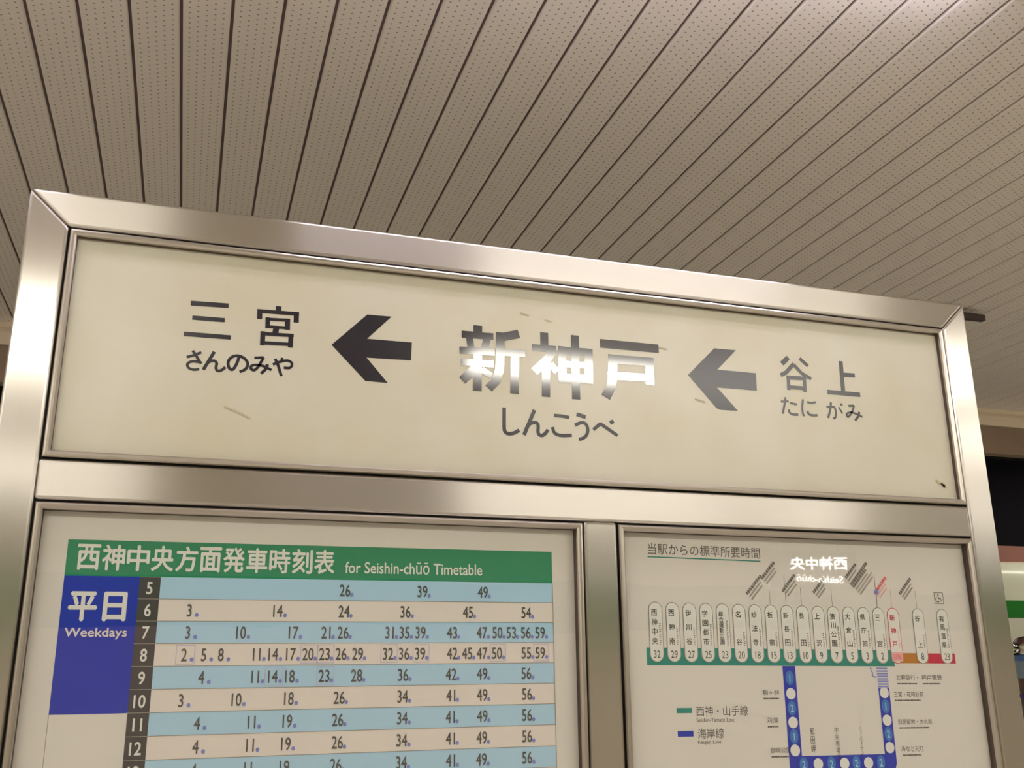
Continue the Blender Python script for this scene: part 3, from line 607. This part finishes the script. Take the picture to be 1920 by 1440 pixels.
NAMES = ['西神中央', '西神南', '伊川谷', '学園都市', '総合運動公園', '名谷', '妙法寺', '板宿', '新長田', '長田', '上沢', '湊川公園', '大倉山', '県庁前', '三宮', '新神戸', '谷上', '有馬温泉']
NUMS = ['32', '29', '27', '25', '23', '20', '18', '15', '13', '10', '9', '7', '5', '3', '2', '当駅', '8', '23']
CX = [.0170 + .02915*i for i in range(16)] + [.5045, .5540]
CT, CB, CR = .0688, -.0215, .0118
for i, (nm, nu, cx) in enumerate(zip(NAMES, NUMS, CX)):
    red = i == 15
    def capsule(r, e):
        a = [math.pi*k/12 for k in range(13)]
        top = [(cx+r*math.cos(t), CT-CR+r*math.sin(t)) for t in a]
        bot = [(cx-r*math.cos(t), CB+CR-r*math.sin(t)) for t in a]
        return top+bot
    cap = MB().poly(capsule(CR, 0), E2).build('station_capsule', pink_p if red else pale_grey_p, rm)
    MB().poly(capsule(CR-.0012, 0), E3).build('capsule_fill', white_p, cap)
    if red: MB().quad(cx-CR+.001, -.0175, cx+CR-.001, -.003, E3-.0001).build('number_field', palepink_p, cap)
    mb = MB(); n = len(nm)
    hh = .0100 if n < 5 else .0080
    for k, ch in enumerate(nm):
        zc = CT-.0165-(.0425/(n-1))*k
        text_fit(mb, ch, cx-.0075, zc-hh/2, cx-.0075+hh, zc+hh/2, E3-.0002, .015)
    ro = mb.build('station_name', crimson_p if red else grey_p, cap)
    mb = MB(); ln = .012 + .006*(n if n < 5 else 5)
    for q in range(int(ln/.0028)):                 # fine illegible latin line beside the name
        mb.quad(cx+.0050, .004+q*.0028, cx+.0050+(.0032 if q % 3 else .0022), .004+q*.0028+.0016, E3-.0002)
    mb.build('fine_print', palepink_p if red else pale_grey_p, cap)
    if nu == '当駅':
        mb = MB(); text_fit(mb, nu, cx-.0085, -.0150, cx+.0085, -.0055, E3-.0003, .0); mb.build('travel_time', pink_p, cap)
    else:
        mb = MB(); text_at(mb, nu, cx, -.0150, .0112, E3-.0002, .78, .006); mb.build('travel_time', grey_p, cap)
# wheelchair symbol over the last station
mb = MB(); s0 = .5520, .0870
for a, b, c, d in ((-.0095, -.0095, .0095, -.0085), (-.0095, .0085, .0095, .0095), (-.0095, -.0085, -.0085, .0085), (.0085, -.0085, .0095, .0085)):
    mb.quad(s0[0]+a, s0[1]+b, s0[0]+c, s0[1]+d, E1)
mb.disc(s0[0]-.001, s0[1]+.0055, .0014, E1, 10)
mb.stroke([(s0[0]-.001, s0[1]+.004), (s0[0]-.0005, s0[1]-.0005), (s0[0]+.0035, s0[1]-.0008), (s0[0]+.005, s0[1]-.005)], .0014, E1)
mb.stroke([(s0[0]-.0025+.0042*math.cos(math.radians(t)), s0[1]-.0025+.0042*math.sin(math.radians(t))) for t in range(110, 340, 23)], .0012, E1)
mb.build('wheelchair_symbol', grey_p, rm)
# connection labels: slanted blocks of fine print with a lead line down to the station
def slanted(cx_, x, z, rows, length, m, m2, dot=False):
    """rows of fine print slanting up to the right, starting low left at (x, z)"""
    root = MB().quad(CX[cx_]-.0004, CT+.0002, CX[cx_]+.0004, z+.008, E1).build('lead_line', m2, rm)
    c = math.cos(math.radians(47)); s = math.sin(math.radians(47))
    mb = MB(); mc = MB()
    for r in range(rows):
        h = .0048 if r < max(1, rows//2) else .0026
        px = .0; L = length*(1 if r == 0 else .86-.07*(r % 3))
        ox = x+.0054*r*s*1.0; oz = z-.0054*r*c*1.0
        k = 0
        while px < L:
            wq = h*(.85 if k % 4 else .55)
            P4 = [(px, 0), (px+wq, 0), (px+wq, h), (px, h)]
            tgt = mb if h > .004 else mc
            tgt.poly([(ox+a*c-b*s, oz+a*s+b*c) for a, b in P4], E2)
            px += wq+h*.22; k += 1
    mb.build('connection_name', m, root)
    if mc.v: mc.build('fine_print', m2, root)
    if dot: MB().disc(x+.002, z+.004, .0042, E3, 14).build('connection_mark', bluedot_p, root)
for args in ((7, .181, .083, 3, .040, mid_grey_p, pale_grey_p), (8, .210, .108, 3, .036, mid_grey_p, pale_grey_p), (9, .247, .089, 3, .038, mid_grey_p, pale_grey_p),
             (11, .305, .088, 3, .030, mid_grey_p, pale_grey_p), (14, .370, .114, 2, .030, mid_grey_p, pale_grey_p), (14, .379, .103, 5, .052, mid_grey_p, pale_grey_p),
             (15, .424, .090, 3, .034, pink_p, palepink_p, True), (16, .474, .090, 3, .036, mid_grey_p, pale_grey_p)):
    slanted(*args)
# blue loop line
LX0, LX1, RX0, RX1 = .2350, .2580, .4110, .4320
LT, LB0, LB1 = -.0262, -.1605, -.1850
lp = [(LX0, LT), (LX0, LB1+.006), (LX0+.006, LB1), (RX1-.008, LB1), (RX1, LB1+.008), (RX1, -.0600), (RX0, -.0600), (RX0, LB0), (LX1, LB0), (LX1, LT)]
mb = MB()
mb.add([(p[0], E1, p[1]) for p in [(LX0, LT), (LX1, LT), (LX1, LB0), (LX0, LB0)]], [(0, 3, 2, 1)])
mb.poly([(LX0, LB0), (LX0, LB1+.006), (LX0+.006, LB1), (RX1-.010, LB1), (RX1-.003, LB1+.003), (RX1, LB1+.010), (RX1, LB0)], E1)
mb.quad(RX0, LB0, RX1, -.0600, E1)
loop = mb.build('loop_line', blue_p, rm)
mb = MB()
for k in range(8): mb.quad(RX0, -.0590+k*.0041, RX1, -.0590+k*.0041+.0024, E1)
mb.build('transfer_hatching', bluedot_p, rm)
mb = MB(); text_fit(mb, '乙', RX0-.012, -.046, RX0-.004, -.034, E1, .02); mb.v = []; mb.f = []; mb.m = []
mb.stroke([(RX0-.011, -.032), (RX0-.008, -.036), (RX0-.009, -.041), (RX0-.003, -.043)], .0022, E1); mb.disc(RX0-.011, -.0295, .0018, E1, 10)
mb.build('walking_symbol', bluedot_p, rm)
for (x, z) in [(.2465, -.0680), (.2465, -.1110), (.2465, -.1520), (.2860, -.1728), (.3340, -.1730), (.3785, -.1730), (.4215, -.0670), (.4215, -.1095), (.4215, -.1510)]:
    MB().disc(x, z, .0086, E2, 24).build('station_dot', white_p, loop)
for (d_, x, z, ver) in [('1', .2465, -.0440, 1), ('2', .2465, -.0895, 1), ('1', .2465, -.1315, 1), ('2', .2600, -.1728, 0), ('2', .3100, -.1730, 0), ('2', .3560, -.1730, 0), ('2', .4020, -.1730, 0), ('1', .4215, -.0880, 1), ('2', .4215, -.1302, 1)]:
    g = MB().disc(x, z, .0075, E2, 20, .0110).build('number_field', sky_p, loop)
    mb = MB(); text_at(mb, d_, x, z-.0058, .0115, E3, .8, .01); mb.build('travel_time', lightblue_p, g)
# legend
k = MB().quad(.0460, -.0955, .0718, -.0880, E1).build('legend_bar', teal_p, rm)
mb = MB(); text_fit(mb, '西神・山手線', .0790, -.1000, .1680, -.0855, E1); mb.build('legend_lettering', grey_p, k)
mb = MB(); text_fit(mb, 'Seishin-Yamate Line', .0790, -.1085, .1430, -.1025, E1); mb.build('fine_print', grey_p, k)
k = MB().quad(.0462, -.1290, .0724, -.1210, E1).build('legend_bar', blue_p, rm)
mb = MB(); text_fit(mb, '海岸線', .0800, -.1325, .1240, -.1180, E1); mb.build('legend_lettering', grey_p, k)
mb = MB(); text_fit(mb, 'Kaigan Line', .0795, -.1410, .1185, -.1350, E1); mb.build('fine_print', grey_p, k)
# station names round the loop
def fine(mb, x, z, w_):
    q = 0
    while q < w_:
        mb.quad(x+q, z, x+q+.0022, z+.0022, E1); q += .0028
for nm, x, z, w_, h_ in [('駒ヶ林', .1960, -.0700, .0300, .0080), ('苅藻', .2000, -.1115, .0210, .0085), ('御崎公園', .2030, -.1555, .0360, .0085),
                        ('北神急行・', .4480, -.0480, .0430, .0095), ('神戸電鉄', .4980, -.0480, .0410, .0095),
                        ('三宮・花時計前', .4400, -.0740, .0580, .0085), ('旧居留地・大丸前', .4430, -.1165, .0660, .0085), ('みなと元町', .4440, -.1580, .0420, .0085)]:
    mb = MB(); text_fit(mb, nm, x, z, x+w_, z+h_, E1); fine(mb, x+.001, z-.0062, w_*.85); mb.build('loop_station_name', grey_p, rm)
for nm, x, z in [('和田岬', .2760, -.1190), ('中央市場前', .3210, -.1190), ('ハーバーランド', .3660, -.1190)]:
    mb = MB(); n = len(nm); p_ = (.0385 if n < 4 else .050)/n
    for q, ch in enumerate(nm):
        if ch == 'ー': mb.quad(x+.003, z-p_*q-p_*.8, x+.004, z-p_*q, E1)
        else: text_fit(mb, ch, x, z-p_*(q+.88), x+p_*.78 if p_ < .009 else x+.0075, z-p_*q, E1)
    mb.build('loop_station_name', grey_p, rm)
